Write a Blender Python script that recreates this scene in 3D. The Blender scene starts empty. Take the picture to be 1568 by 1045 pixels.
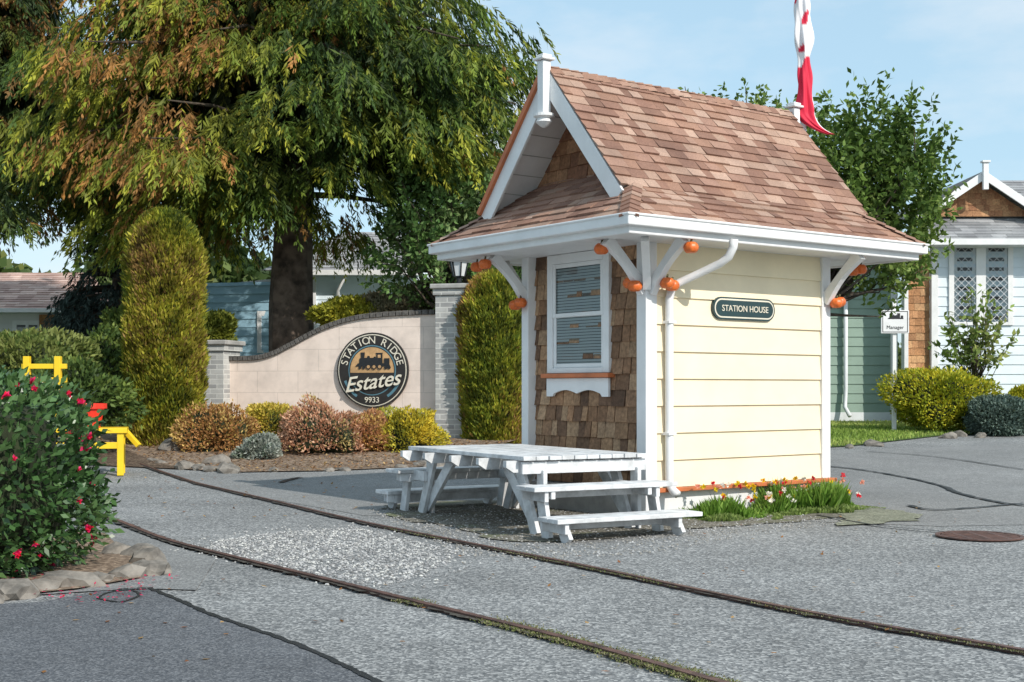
import bpy, bmesh, math, random
import numpy as np
from mathutils import Vector, Matrix
random.seed(7); rng=np.random.default_rng(7)
S=bpy.context.scene
H0=1.4; F=2000.0
def g(Y): return min(max(.03*(Y-19),0),.63)
def X_(px,Y): return (px-784)*Y/F
def Z_(py,Y): return H0-(py-595)*Y/F
def gp(px,py):
    Y=H0*F/(py-595)
    for _ in range(30): Y=.5*Y+.5*(H0-g(Y))*F/(py-595)
    return (X_(px,Y),Y)
# ---------- materials ----------
def newmat(n):
    m=bpy.data.materials.new(n); m.use_nodes=True
    nt=m.node_tree; b=nt.nodes['Principled BSDF']; return m,nt,b
def ramp(nt,stops):
    r=nt.nodes.new('ShaderNodeValToRGB'); e=r.color_ramp.elements
    while len(e)<len(stops): e.new(.5)
    for i,(p,c) in enumerate(stops): e[i].position=p; e[i].color=(*c,1)
    return r
def noise(nt,sc,det=4,vec=None,rough=.6):
    n=nt.nodes.new('ShaderNodeTexNoise'); n.inputs['Scale'].default_value=sc; n.inputs['Detail'].default_value=det; n.inputs['Roughness'].default_value=rough
    if vec is not None: nt.links.new(vec,n.inputs['Vector'])
    return n
def objco(nt):
    return nt.nodes.new('ShaderNodeTexCoord').outputs['Object']
def mix(nt,f,a,b,mode='MIX'):
    m=nt.nodes.new('ShaderNodeMix'); m.data_type='RGBA'; m.blend_type=mode
    for s,v in ((0,f),(6,a),(7,b)):
        if hasattr(v,'is_output') or hasattr(v,'links'): nt.links.new(v,m.inputs[s])
        elif s==0: m.inputs[0].default_value=v
        else: m.inputs[s].default_value=(*v,1)
    return m.outputs[2]
def bump(nt,b,h,st=.3,d=.01):
    n=nt.nodes.new('ShaderNodeBump'); n.inputs['Strength'].default_value=st; n.inputs['Distance'].default_value=d
    nt.links.new(h,n.inputs['Height']); nt.links.new(n.outputs[0],b.inputs['Normal'])
def paint(n,c,rough=.5,dirt=.12,sc=3,metal=0):
    m,nt,b=newmat(n); co=objco(nt)
    a=noise(nt,sc,6,co); r=ramp(nt,[(.35,tuple(x*(1-dirt*2) for x in c)),(.62,c)]); nt.links.new(a.outputs[0],r.inputs[0])
    nt.links.new(r.outputs[0],b.inputs['Base Color']); b.inputs['Roughness'].default_value=rough; b.inputs['Metallic'].default_value=metal
    a2=noise(nt,60,4,co); bump(nt,b,a2.outputs[0],.15,.004); return m
def vcol(n,rough=.8,sc=40,amt=.35,trans=0,bst=.3,spec=.3,big=0):
    m,nt,b=newmat(n); a=nt.nodes.new('ShaderNodeVertexColor'); a.layer_name='Col'
    c=a.outputs[0]
    if sc:
        co=objco(nt); k=noise(nt,sc,5,co); r=ramp(nt,[(.3,(1-amt,)*3),(.7,(1+amt*.3,)*3)]); nt.links.new(k.outputs[0],r.inputs[0])
        c=mix(nt,1.0,c,r.outputs[0],'MULTIPLY')
        if bst: bump(nt,b,k.outputs[0],bst,.006)
    if big:
        k2=noise(nt,1.1,7,co,.65); r2=ramp(nt,[(.32,(1-big,1-big,1-big*.9)),(.62,(1.06,)*3)]); nt.links.new(k2.outputs[0],r2.inputs[0]); c=mix(nt,1.0,c,r2.outputs[0],'MULTIPLY')
    nt.links.new(c,b.inputs['Base Color']); b.inputs['Roughness'].default_value=rough
    b.inputs['Specular IOR Level'].default_value=spec
    if trans:
        t=nt.nodes.new('ShaderNodeBsdfTranslucent'); nt.links.new(c,t.inputs[0]); ms=nt.nodes.new('ShaderNodeMixShader'); ms.inputs[0].default_value=trans
        nt.links.new(b.outputs[0],ms.inputs[1]); nt.links.new(t.outputs[0],ms.inputs[2]); nt.links.new(ms.outputs[0],nt.nodes['Material Output'].inputs[0])
    return m
def aggregate(n,dark,light,sc=70,big=.5,rough=.9,patch=.25,moss=None):
    m,nt,b=newmat(n); co=objco(nt)
    v=nt.nodes.new('ShaderNodeTexVoronoi'); v.inputs['Scale'].default_value=sc; nt.links.new(co,v.inputs['Vector'])
    sp=nt.nodes.new('ShaderNodeSeparateColor'); nt.links.new(v.outputs['Color'],sp.inputs[0])
    mid=tuple(d*.65+l*.35 for d,l in zip(dark,light))
    r=ramp(nt,[(.0,dark),(.6,mid),(1,light)]); nt.links.new(sp.outputs[0],r.inputs[0])
    k=noise(nt,big,8,co,.68); r2=ramp(nt,[(.3,(1-patch,)*3),(.7,(1.08,)*3)]); nt.links.new(k.outputs[0],r2.inputs[0])
    c=mix(nt,1.0,r.outputs[0],r2.outputs[0],'MULTIPLY')
    k4=noise(nt,9,5,co,.7); r4=ramp(nt,[(.32,(.84,)*3),(.6,(1.04,)*3)]); nt.links.new(k4.outputs[0],r4.inputs[0]); c=mix(nt,1.0,c,r4.outputs[0],'MULTIPLY')
    if moss:
        k3=noise(nt,1.7,6,co,.7); r3=ramp(nt,[(.55,(0,0,0)),(.68,(1,1,1))]); nt.links.new(k3.outputs[0],r3.inputs[0]); c=mix(nt,r3.outputs[0],c,moss)
    nt.links.new(c,b.inputs['Base Color']); b.inputs['Roughness'].default_value=rough; b.inputs['Specular IOR Level'].default_value=.25
    bump(nt,b,v.outputs['Distance'],.4,.005); return m
def brickmat(n,c1,c2,mo,w,h,ms=.012,bst=.5):
    m,nt,b=newmat(n); co=objco(nt); s=nt.nodes.new('ShaderNodeSeparateXYZ'); nt.links.new(co,s.inputs[0])
    ad=nt.nodes.new('ShaderNodeMath'); nt.links.new(s.outputs[0],ad.inputs[0]); nt.links.new(s.outputs[1],ad.inputs[1])
    cb=nt.nodes.new('ShaderNodeCombineXYZ'); nt.links.new(ad.outputs[0],cb.inputs[0]); nt.links.new(s.outputs[2],cb.inputs[1])
    t=nt.nodes.new('ShaderNodeTexBrick'); nt.links.new(cb.outputs[0],t.inputs[0]); t.inputs['Scale'].default_value=1
    t.inputs['Brick Width'].default_value=w; t.inputs['Row Height'].default_value=h; t.inputs['Mortar Size'].default_value=ms; t.inputs['Color1'].default_value=(*c1,1); t.inputs['Color2'].default_value=(*c2,1); t.inputs['Mortar'].default_value=(*mo,1)
    k=noise(nt,3,8,co); r=ramp(nt,[(.3,(.82,)*3),(.6,(1.03,)*3)]); nt.links.new(k.outputs[0],r.inputs[0])
    c=mix(nt,1.0,t.outputs[0],r.outputs[0],'MULTIPLY'); nt.links.new(c,b.inputs['Base Color']); b.inputs['Roughness'].default_value=.85
    iv=nt.nodes.new('ShaderNodeMath'); iv.operation='SUBTRACT'; iv.inputs[0].default_value=1; nt.links.new(t.outputs['Fac'],iv.inputs[1]); bump(nt,b,iv.outputs[0],bst,.01)
    return m
WHITE=paint('white_paint',(.79,.79,.79),.45,.05)
WWHITE=paint('weathered_white_paint',(.74,.75,.76),.6,.19,6)
ORANGE=paint('orange_trim',(.58,.17,.06),.5,.15)
PUMP=paint('pumpkin_orange',(.80,.17,.03),.4,.15,20)
STEM=paint('pumpkin_stem',(.1,.09,.03))
BLACK=paint('black_paint',(.015,.016,.018),.4,.1)
DKGREEN=paint('dark_green_sign',(.02,.05,.055),.3,.1)
SIGNW=paint('sign_cream',(.75,.70,.58),.5,.05)
SIGNT=paint('sign_teal',(.10,.22,.28),.5,.05)
SIGNO=paint('sign_tan',(.62,.38,.18),.5,.2,6)
SIGNB=paint('sign_brown_black',(.028,.024,.022),.5,.2,6)
YELLOW=paint('yellow_paint',(.85,.58,.02),.4,.05)
RED=paint('red_plastic',(.75,.04,.02),.35,.05)
RUST=paint('rusty_rail',(.13,.065,.05),.6,.3,9)
DARKIN=paint('dark_interior',(.02,.022,.025),.7)
BLIND=paint('blind_slats',(.62,.64,.65),.6,.03)
CONC=paint('concrete',(.42,.41,.39),.85,.15,4)
CAPB=paint('cap_brick',(.14,.13,.12),.8,.3,12)
ROCK=paint('border_rock',(.26,.235,.205),.9,.3,6)
BARK=paint('bark',(.20,.15,.115),.95,.38,3)
DBARK=paint('twig_bark',(.09,.07,.05),.95,.3,8)
TAR=paint('tar_seal',(.022,.022,.024),.5,.2,8)
TAR2=paint('rail_groove_dirt',(.09,.08,.065),.95,.4,10)
SKIRT=paint('house_trim_white',(.72,.74,.76),.6,.05)
SHIN=vcol('asphalt_shingles',.9,60,.3,big=.28)
WSH=vcol('cedar_wall_shingles',.85,25,.45,big=.4)
SIDE=vcol('lap_siding',.55,2,.05,bst=.05,big=.06)
FOL=vcol('foliage',.6,0,0,.3,0,.3)
GLOSSY=vcol('glossy_foliage',.33,0,0,.15,0,.5)
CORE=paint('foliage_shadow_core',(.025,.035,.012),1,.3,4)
GREYB=brickmat('grey_brick',(.50,.50,.48),(.30,.30,.30),(.58,.58,.55),.3,.1)
BLOCK=brickmat('cream_block',(.80,.68,.60),(.78,.66,.58),(.66,.56,.49),.9,.44,.008,.25)
def glassmat():
    m,nt,b=newmat('window_glass'); t=nt.nodes.new('ShaderNodeBsdfTransparent'); gl=nt.nodes.new('ShaderNodeBsdfGlossy'); gl.inputs['Roughness'].default_value=.02
    t.inputs[0].default_value=(.8,.85,.85,1); f=nt.nodes.new('ShaderNodeFresnel'); f.inputs[0].default_value=1.45; ms=nt.nodes.new('ShaderNodeMixShader')
    nt.links.new(f.outputs[0],ms.inputs[0]); nt.links.new(t.outputs[0],ms.inputs[1]); nt.links.new(gl.outputs[0],ms.inputs[2]); nt.links.new(ms.outputs[0],nt.nodes['Material Output'].inputs[0]); return m
GLASS=glassmat()
# ---------- mesh helpers ----------
def empty(n,loc=(0,0,0),rz=0):
    e=bpy.data.objects.new(n,None); S.collection.objects.link(e); e.location=loc; e.rotation_euler=(0,0,rz); e.empty_display_size=.3; return e
def mesh(n,v,f,mat,parent=None,cols=None,bev=0,smooth=False):
    me=bpy.data.meshes.new(n); me.from_pydata([tuple(p) for p in v],[],f); me.materials.append(mat)
    if cols is not None:
        a=me.color_attributes.new('Col','FLOAT_COLOR','POINT'); arr=np.ones((len(v),4),dtype=np.float32); arr[:,:3]=cols; a.data.foreach_set('color',arr.ravel())
    if smooth: me.polygons.foreach_set('use_smooth',[True]*len(me.polygons))
    o=bpy.data.objects.new(n,me); S.collection.objects.link(o)
    if parent: o.parent=parent
    if bev:
        b=o.modifiers.new('b','BEVEL'); b.width=bev; b.segments=2
    return o
BF=[(0,3,2,1),(4,5,6,7),(0,1,5,4),(1,2,6,5),(2,3,7,6),(3,0,4,7)]
def box(n,x0,x1,y0,y1,z0,z1,mat,parent=None,bev=.006):
    v=[(x0,y0,z0),(x1,y0,z0),(x1,y1,z0),(x0,y1,z0),(x0,y0,z1),(x1,y0,z1),(x1,y1,z1),(x0,y1,z1)]
    return mesh(n,v,BF,mat,parent,bev=bev)
def beam(n,p,q,w,h,mat,parent=None,bev=.005,side=None):
    p=Vector(p);q=Vector(q);d=(q-p).normalized(); s=Vector(side) if side else d.cross(Vector((0,0,1)))
    if s.length<1e-4: s=Vector((1,0,0))
    s=(s-d*s.dot(d)).normalized(); u=s.cross(d).normalized()
    v=[]
    for c in (p,q):
        for a,b in ((-1,-1),(1,-1),(1,1),(-1,1)): v.append(c+s*a*w/2+u*b*h/2)
    return mesh(n,v,BF,mat,parent,bev=bev)
def tube(n,pts,rad,mat,parent=None,seg=10,jit=0,smooth=True):
    pts=[Vector(p) for p in pts]; v=[];f=[]
    if not hasattr(rad,'__len__'): rad=[rad]*len(pts)
    for i,p in enumerate(pts):
        d=(pts[min(i+1,len(pts)-1)]-pts[max(i-1,0)]).normalized()
        a=d.cross(Vector((0,1,0.01)));
        if a.length<.1: a=d.cross(Vector((1,0,0)))
        a.normalize(); b=d.cross(a)
        for k in range(seg):
            t=2*math.pi*k/seg; r=rad[i]*(1+jit*math.sin(k*2.3+i*.4)*.5+jit*random.uniform(-.4,.4)); v.append(p+a*math.cos(t)*r+b*math.sin(t)*r)
    for i in range(len(pts)-1):
        for k in range(seg):
            k2=(k+1)%seg; f.append((i*seg+k,i*seg+k2,(i+1)*seg+k2,(i+1)*seg+k))
    f.append(tuple(range(seg))[::-1]); f.append(tuple((len(pts)-1)*seg+k for k in range(seg)))
    return mesh(n,v,f,mat,parent,smooth=smooth)
def lathe(n,prof,loc,mat,parent=None,seg=20,ax=None):
    v=[];f=[]
    for r,z in prof:
        for k in range(seg):
            t=2*math.pi*k/seg; v.append((loc[0]+r*math.cos(t),loc[1]+r*math.sin(t),loc[2]+z))
    for i in range(len(prof)-1):
        for k in range(seg):
            k2=(k+1)%seg; f.append((i*seg+k,i*seg+k2,(i+1)*seg+k2,(i+1)*seg+k))
    f.append(tuple(range(seg))[::-1]); f.append(tuple((len(prof)-1)*seg+k for k in range(seg)))
    return mesh(n,v,f,mat,parent)
def poly(n,pts,mat,parent=None,ext=None):
    pts=[Vector(p) for p in pts]; k=len(pts)
    if ext is None: return mesh(n,pts,[tuple(range(k))],mat,parent)
    e=Vector(ext); v=pts+[p+e for p in pts]; f=[tuple(range(k))[::-1],tuple(range(k,2*k))]+[(i,(i+1)%k,(i+1)%k+k,i+k) for i in range(k)]
    return mesh(n,v,f,mat,parent)
def shingles(n,mat,O,R,U,bounds,H,expo,wmin,wmax,t,colf,parent,gap=.004,tv=.3,parity=1):
    O=Vector(O);R=Vector(R).normalized();U=Vector(U).normalized();N=R.cross(U).normalized()
    V=[];Fc=[];C=[]; rows=int(math.ceil(H/expo-1e-6))
    for r in range(rows):
        v0=r*expo; v1=min(v0+expo,H); a0,b0=bounds(v0); a1,b1=bounds(v1)
        xa=min(a0,a1); xb=max(b0,b1); x=xa-random.random()*wmin*.8 if wmin<50 else xa
        while x<xb:
            w=random.uniform(wmin,wmax); xe=min(x+w,xb) if wmin<50 else xb
            cl=lambda q,a,b:min(max(q,a),b)
            bl=cl(x+gap/2,a0,b0);br=cl(xe-gap/2,a0,b0);tl=cl(x+gap/2,a1,b1);tr=cl(xe-gap/2,a1,b1)
            if br-bl>.004 or tr-tl>.004:
                tt=t*(1+random.uniform(-tv,tv)); ju=random.uniform(-.06,.02)*expo*tv if r>0 else 0
                i=len(V)
                V+= [O+R*bl+U*(v0+ju)+N*tt,O+R*br+U*(v0+ju)+N*tt,O+R*tr+U*v1+N*.002,O+R*tl+U*v1+N*.002,O+R*bl+U*(v0+ju)-N*.002,O+R*br+U*(v0+ju)-N*.002]
                Fc+=[(i,i+1,i+2,i+3),(i+4,i+5,i+1,i),(i+4,i,i+3),(i+5,i+2,i+1)]
                C+=[colf(r)]*6
            x+=w
            if wmin>=50: break
    return mesh(n,V,Fc,mat,parent,cols=np.array(C))
def pal(cs,var=.12):
    def f(r=0):
        c=random.choice(cs); k=1+random.uniform(-var,var); return tuple(x*k for x in c)
    return f
def text(n,body,size,M,mat,parent,ext=.004,ax='CENTER'):
    c=bpy.data.curves.new(n,'FONT'); c.body=body; c.size=size; c.extrude=ext; c.align_x=ax; c.align_y='CENTER'; c.materials.append(mat)
    o=bpy.data.objects.new(n,c); S.collection.objects.link(o); o.parent=parent; o.matrix_local=M; return o
# ---------- foliage ----------
def leaves(n,P,D,W,C,mat,parent=None):
    P=np.asarray(P);N=len(P); v=np.empty((N,4,3),dtype=np.float32)
    v[:,0]=P; v[:,1]=P+D*.45+W*.5; v[:,2]=P+D; v[:,3]=P+D*.45-W*.5
    me=bpy.data.meshes.new(n); me.vertices.add(N*4); me.vertices.foreach_set('co',v.ravel())
    me.loops.add(N*4); me.loops.foreach_set('vertex_index',np.arange(N*4,dtype=np.int32)); me.polygons.add(N)
    me.polygons.foreach_set('loop_start',np.arange(0,N*4,4,dtype=np.int32)); me.polygons.foreach_set('loop_total',np.full(N,4,dtype=np.int32))
    me.update(); me.validate()
    a=me.color_attributes.new('Col','FLOAT_COLOR','POINT'); arr=np.ones((N,4,4),dtype=np.float32); arr[:,:,:3]=np.asarray(C)[:,None,:]; a.data.foreach_set('color',arr.ravel())
    me.materials.append(mat); o=bpy.data.objects.new(n,me); S.collection.objects.link(o)
    if parent: o.parent=parent
    return o
def unit(a): return a/np.maximum(np.linalg.norm(a,axis=1,keepdims=True),1e-6)
def rdir(n): return unit(rng.normal(size=(n,3)))
def perp(D): return unit(np.cross(D,rdir(len(D))))
def sn(P,k,seed):
    r=np.random.default_rng(seed); s=0
    for i in range(6):
        d=r.normal(size=3)*k; s=s+np.sin(P@d+r.uniform(0,6.28))
    return s/2.5
def choose(pals,n,P=None,k=1.5,seed=1,var=.25,sp=.16):
    pals=np.array(pals); m=len(pals)
    if P is None: idx=rng.integers(0,m,n)
    else:
        q=(sn(P,k,seed)*.28+.5)+rng.normal(size=n)*sp; idx=np.clip((q*m).astype(int),0,m-1)
    return pals[idx]*(1+rng.uniform(-var,var,(n,1)))
def bush(n,c,rad,N,ls,pals,mat=FOL,lump=.12,up=.3,k=2.5,asp=.5,core=True,seed=1,zmin=-.5):
    e=empty(n,c); rad=np.array(rad)
    d=rdir(N); d=d[d[:,2]>zmin]; N=len(d)
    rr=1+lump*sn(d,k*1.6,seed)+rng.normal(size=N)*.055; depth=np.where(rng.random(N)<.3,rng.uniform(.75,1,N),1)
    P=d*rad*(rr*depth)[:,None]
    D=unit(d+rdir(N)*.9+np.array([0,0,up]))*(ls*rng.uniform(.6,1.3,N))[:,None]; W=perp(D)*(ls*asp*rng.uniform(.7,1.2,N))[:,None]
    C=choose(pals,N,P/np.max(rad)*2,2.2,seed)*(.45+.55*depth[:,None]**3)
    leaves('leaves',P,D,W,C,mat,e)
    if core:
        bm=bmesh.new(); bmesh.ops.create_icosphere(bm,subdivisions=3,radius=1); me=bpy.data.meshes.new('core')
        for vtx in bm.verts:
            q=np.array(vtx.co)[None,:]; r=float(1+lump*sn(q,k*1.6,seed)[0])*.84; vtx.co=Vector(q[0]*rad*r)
        bm.to_mesh(me); bm.free(); me.materials.append(CORE); o=bpy.data.objects.new('shade_core',me); S.collection.objects.link(o); o.parent=e  # solid dark core, coloured as the shade inside the bush
    return e
def column_cedar(n,base,R,Ht,N,pals,seed):
    e=empty(n,base)
    def prof(h):
        return R*np.where(h>.72,np.sqrt(np.clip(1-((h-.72)/.28)**2,0,1))*(1-.12*.72/1),(.80+.2*np.sin(np.pi*np.clip(h,0,1)*.75+.5))*.9)
    h=rng.random(N); az=rng.uniform(0,2*np.pi,N); d=np.stack([np.cos(az),np.sin(az),h*0],1)
    q=np.stack([np.cos(az),np.sin(az),h*Ht/R],1); r=prof(h)*(1+.06*sn(q,2.2,seed)+.05*sn(q,7,seed+1)+rng.normal(size=N)*.04)
    P=d*r[:,None]; P[:,2]=h*Ht
    D=unit(d*.5+np.array([0,0,.9])+rdir(N)*.5)*(rng.uniform(.06,.15,N))[:,None]; W=perp(D)*(rng.uniform(.025,.045,N))[:,None]
    C=choose(pals,N,q,1.3,seed)*(1+.35*sn(q,6,seed+3))[:,None].clip(.5,1.5)
    leaves('sprays',P,D,W,C,FOL,e)
    hs=np.linspace(0,1,20); lathe('shade_core',[(float(prof(np.array(x)))*.85+.01,float(x)*Ht*.985) for x in hs],(0,0,0),CORE,e,24)  # dark lathe body painted as shade behind the sprays
    tube('trunk',[(0,0,-.3),(0,0,.4)],.12,BARK,e)
    return e
def cedar(n,base,Ht,Rf,zf,nb,pals,seed,tr=.5,kper=11,ll=.30,inner=True,gain=1.0,fl=.9):
    e=empty(n,base); r=np.random.default_rng(seed)
    tube('trunk',[(0,0,-.3),(.05,0,1.2),(.0,.05,3),(.08,0,6),(0,0,Ht*.7),(0,0,Ht)],[tr*1.25,tr,tr*.9,tr*.7,tr*.35,.03],BARK,e,22,.16)
    SP=[];SO=[];SS=[];limbs=[]; b=0
    while b<nb:
        az=r.uniform(0,2*np.pi)
        if np.sin(az)>.25 and r.random()<.7: continue
        b+=1
        z0=zf(az); hh=r.random()**1.15; z=z0+(Ht-z0)*hh
        L=Rf(hh)*r.uniform(.70,1.15); out=np.array([np.cos(az),np.sin(az),0]); lat=np.array([-np.sin(az),np.cos(az),0])
        dro=r.uniform(.15,.34)
        def bp(s): return out*(s*L)+np.array([0,0,z+L*(.14*s-dro*s*s)])
        limbs.append(([tuple(bp(s)) for s in (0,.3,.6,.9)],[.10,.07,.045,.015]))
        m=int(16+L*9); s=r.uniform(.25,1.03,m)**.7; wd=L*.22*np.sin(np.clip(s,0,1)*np.pi*.92)+.10
        l=r.uniform(-1,1,m)*wd
        P=out[None]*(s*L)[:,None]+lat[None]*l[:,None]; P[:,2]=z+L*(.14*s-dro*s*s)-np.abs(l)*.35+r.normal(size=m)*.07
        SP.append(P); SO.append(unit(out[None]*1.0+lat[None]*(l/wd)[:,None]*.7)); SS.append(s)
    SP=np.concatenate(SP);SO=np.concatenate(SO);SS=np.concatenate(SS); M=len(SP)
    tint=choose(pals,M,SP,.9,seed,.30,.2)
    FD=unit(SO*.55+np.array([0,0,-1.0])+r.normal(size=(M,3))*.16); FLn=fl*r.uniform(.5,1.25,M); SD=unit(np.cross(FD,SO)+r.normal(size=(M,3))*.25)
    P=np.repeat(SP,kper,0);s=np.repeat(SS,kper);fd=np.repeat(FD,kper,0);sd=np.repeat(SD,kper,0);L_=np.repeat(FLn,kper); N=len(P)
    q=r.random(N)**.85; sg=r.choice([-1,1],N)
    P=P+fd*(q*L_)[:,None]+r.normal(size=(N,3))*.018+fd*0
    D=unit(fd*.85+sd*(sg*r.uniform(.25,.9,N)*(1-.6*q))[:,None]+r.normal(size=(N,3))*.14)*(r.uniform(.7,1.25,N)*ll*(1.15-.6*q))[:,None]; W=unit(np.cross(D,np.cross(fd,sd))+r.normal(size=(N,3))*.3)*(r.uniform(.16,.27,N)*ll)[:,None]
    C=np.repeat(tint,kper,0)*(1+r.uniform(-.15,.15,(N,1)))*((.40+.70*np.clip(s,0,1)**1.3)*(.72+.5*q))[:,None]*gain  # shading put into leaf colour: inner crown darker, frond tips brighter
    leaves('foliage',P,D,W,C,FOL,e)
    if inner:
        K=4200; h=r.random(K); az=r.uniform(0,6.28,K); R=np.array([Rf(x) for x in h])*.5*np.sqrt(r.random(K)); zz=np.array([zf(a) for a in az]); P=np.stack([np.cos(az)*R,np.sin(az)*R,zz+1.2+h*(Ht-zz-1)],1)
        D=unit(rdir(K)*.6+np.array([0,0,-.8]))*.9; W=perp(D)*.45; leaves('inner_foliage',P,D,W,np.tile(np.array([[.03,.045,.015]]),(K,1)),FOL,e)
    for i,(p,rr) in enumerate(limbs[:120]): tube('limb_%d'%i,p,rr,DBARK,e,6)
    return e
def broad(n,base,cc,rad,nt,ls,pals,seed,tr=.12,lpt=24,up=.9,tl=(.5,1.0),fork=None):
    e=empty(n,base); r=np.random.default_rng(seed); cc=np.array(cc);rad=np.array(rad)
    fork=cc-np.array([0,0,rad[2]*.9]) if fork is None else np.array(fork); tube('trunk',[(0,0,-.2),tuple(fork*np.array([.3,.3,.5])),tuple(fork)],[tr*1.2,tr,tr*.8],BARK,e,10,.1)
    d=unit(r.normal(size=(nt,3))); q=d*(r.random((nt,1))**.4); B=cc+q*rad*(1+.12*sn(d,3,seed))[:,None]
    T=unit(q*.7+np.array([0,0,up])+r.normal(size=(nt,3))*.25); L=r.uniform(*tl,nt)
    for i in range(min(nt,60)): 
        mid=(fork+B[i])/2+r.normal(size=3)*.1; tube('limb_%d'%i,[tuple(fork),tuple(mid),tuple(B[i]),tuple(B[i]+T[i]*L[i]*.8)],[tr*.4,tr*.25,tr*.12,.008],DBARK,e,5)
    P=np.repeat(B,lpt,0);TT=np.repeat(T,lpt,0);LL=np.repeat(L,lpt); N=len(P); u=r.random(N)
    P=P+TT*(u*LL)[:,None]+r.normal(size=(N,3))*.04
    D=unit(TT*.35+rdir(N)*.8+np.array([0,0,-.15]))*(ls*r.uniform(.7,1.25,N))[:,None]; W=perp(D)*(ls*.5*r.uniform(.8,1.2,N))[:,None]
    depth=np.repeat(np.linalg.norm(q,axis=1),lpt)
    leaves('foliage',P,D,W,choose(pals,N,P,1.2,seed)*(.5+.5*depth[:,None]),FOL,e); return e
# ---------- ground ----------
def patch(n,pts,off,mat,zf=None,parent=None):
    bm=bmesh.new(); vs=[bm.verts.new((x,y,0)) for x,y in pts]; bm.faces.new(vs)
    bmesh.ops.triangulate(bm,faces=bm.faces[:])
    ys=[19,21,22,22.5,23,23.5,24,25,26,28,31,34,40]
    for yy in ys:
        bmesh.ops.bisect_plane(bm,geom=bm.verts[:]+bm.edges[:]+bm.faces[:],plane_co=(0,yy,0),plane_no=(0,1,0))
    for v in bm.verts: v.co.z=(zf(v.co.x,v.co.y) if zf else g(v.co.y))+off
    bmesh.ops.recalc_face_normals(bm,faces=bm.faces[:])
    if sum(f.normal.z for f in bm.faces)<0: bmesh.ops.reverse_faces(bm,faces=bm.faces[:])
    me=bpy.data.meshes.new(n); bm.to_mesh(me); bm.free(); me.materials.append(mat); o=bpy.data.objects.new(n,me); S.collection.objects.link(o)
    if parent: o.parent=parent
    return o
def smooth(pts,k8=8):
    P=[Vector((*p,0)) for p in pts]; Q=[]
    for i in range(len(P)-1):
        a=P[max(i-1,0)];b=P[i];c=P[i+1];d=P[min(i+2,len(P)-1)]
        for k in range(k8):
            t=k/k8; Q.append(.5*((2*b)+(c-a)*t+(2*a-5*b+4*c-d)*t*t+(3*b-a-3*c+d)*t**3))
    Q.append(P[-1]); return Q
def rough(pts,amp=.08,step=.25):
    out=[]
    for i in range(len(pts)):
        a=Vector(pts[i]);b=Vector(pts[(i+1)%len(pts)]);n=max(1,min(30,int((b-a).length/step)))
        for k in range(n):
            p=a.lerp(b,k/n); out.append((p.x+random.uniform(-amp,amp),p.y+random.uniform(-amp,amp)*.8))
    return out
def ribbon(n,pts,w,off,mat,parent=None,jit=0,thick=0,k8=8):
    Q=smooth(pts,k8); V=[];f=[]
    for i,p in enumerate(Q):
        t=(Q[min(i+1,len(Q)-1)]-Q[max(i-1,0)]).normalized(); s=Vector((-t.y,t.x,0)); ww=w/2*(1+random.uniform(-jit,jit)); j=s*random.uniform(-jit,jit)*w*.5
        z=g(p.y)+off
        l=p+s*ww+j; rr=p-s*ww+j
        if thick: V+=[Vector((l.x,l.y,z-thick)),Vector((l.x,l.y,z)),Vector((rr.x,rr.y,z)),Vector((rr.x,rr.y,z-thick))]
        else: V+=[Vector((l.x,l.y,z)),Vector((rr.x,rr.y,z))]
    m=4 if thick else 2
    for i in range(len(Q)-1):
        for k in range(m-1): f.append((i*m+k,(i+1)*m+k,(i+1)*m+k+1,i*m+k+1))
    return mesh(n,V,f,mat,parent)
GRASSG=aggregate('lawn_ground',(.05,.09,.02),(.12,.18,.05),30)
ASPH=aggregate('asphalt_aggregate',(.12,.126,.132),(.49,.49,.48),62,.45,.9,.32)
ASPD=aggregate('asphalt_dark',(.07,.076,.088),(.23,.235,.245),95,.7,.9,.22)
ASPS=aggregate('asphalt_sealed',(.17,.173,.177),(.38,.38,.37),80,.35,.9,.25)
MULCH=aggregate('mulch',(.15,.105,.075),(.46,.35,.26),35,2,.95,.35)
DIRT=aggregate('dirt',(.09,.085,.07),(.30,.28,.235),55,2,.95,.35,moss=(.13,.145,.075))
MOSS=aggregate('moss',(.15,.16,.11),(.36,.36,.29),60,3,.95,.35)
patch('ground',[(-400,-60),(400,-60),(400,700),(-400,700)],-.004,GRASSG)
patch('asphalt_road',[(-40,-12),(40,-12),(40,32.6),(9,32.6),(4.5,33),(0,34),(-16,34),(-40,34)],0.0,ASPH)
patch('road_far_asphalt',[gp(262,727),gp(640,722),gp(1000,712),gp(1275,690),gp(1800,672),gp(1800,800),gp(1440,806),gp(1270,800),gp(1000,790),gp(560,790),gp(400,762)],.004,ASPS)
patch('road_left_asphalt',[gp(-300,800),gp(150,795),gp(250,832),gp(330,858),gp(300,905),gp(235,903),gp(150,906),gp(-200,930)],.0085,ASPS)
patch('dark_asphalt_patch',[gp(-200,935),gp(60,925),gp(150,908),gp(235,905),gp(330,945),gp(440,985),gp(570,1040),gp(700,1100),gp(700,1400),gp(-900,1400)],.013,ASPD)  # darker asphalt; its tone also stands in for tree shade on this corner
tl=empty('tar_crack_seals')
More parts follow.
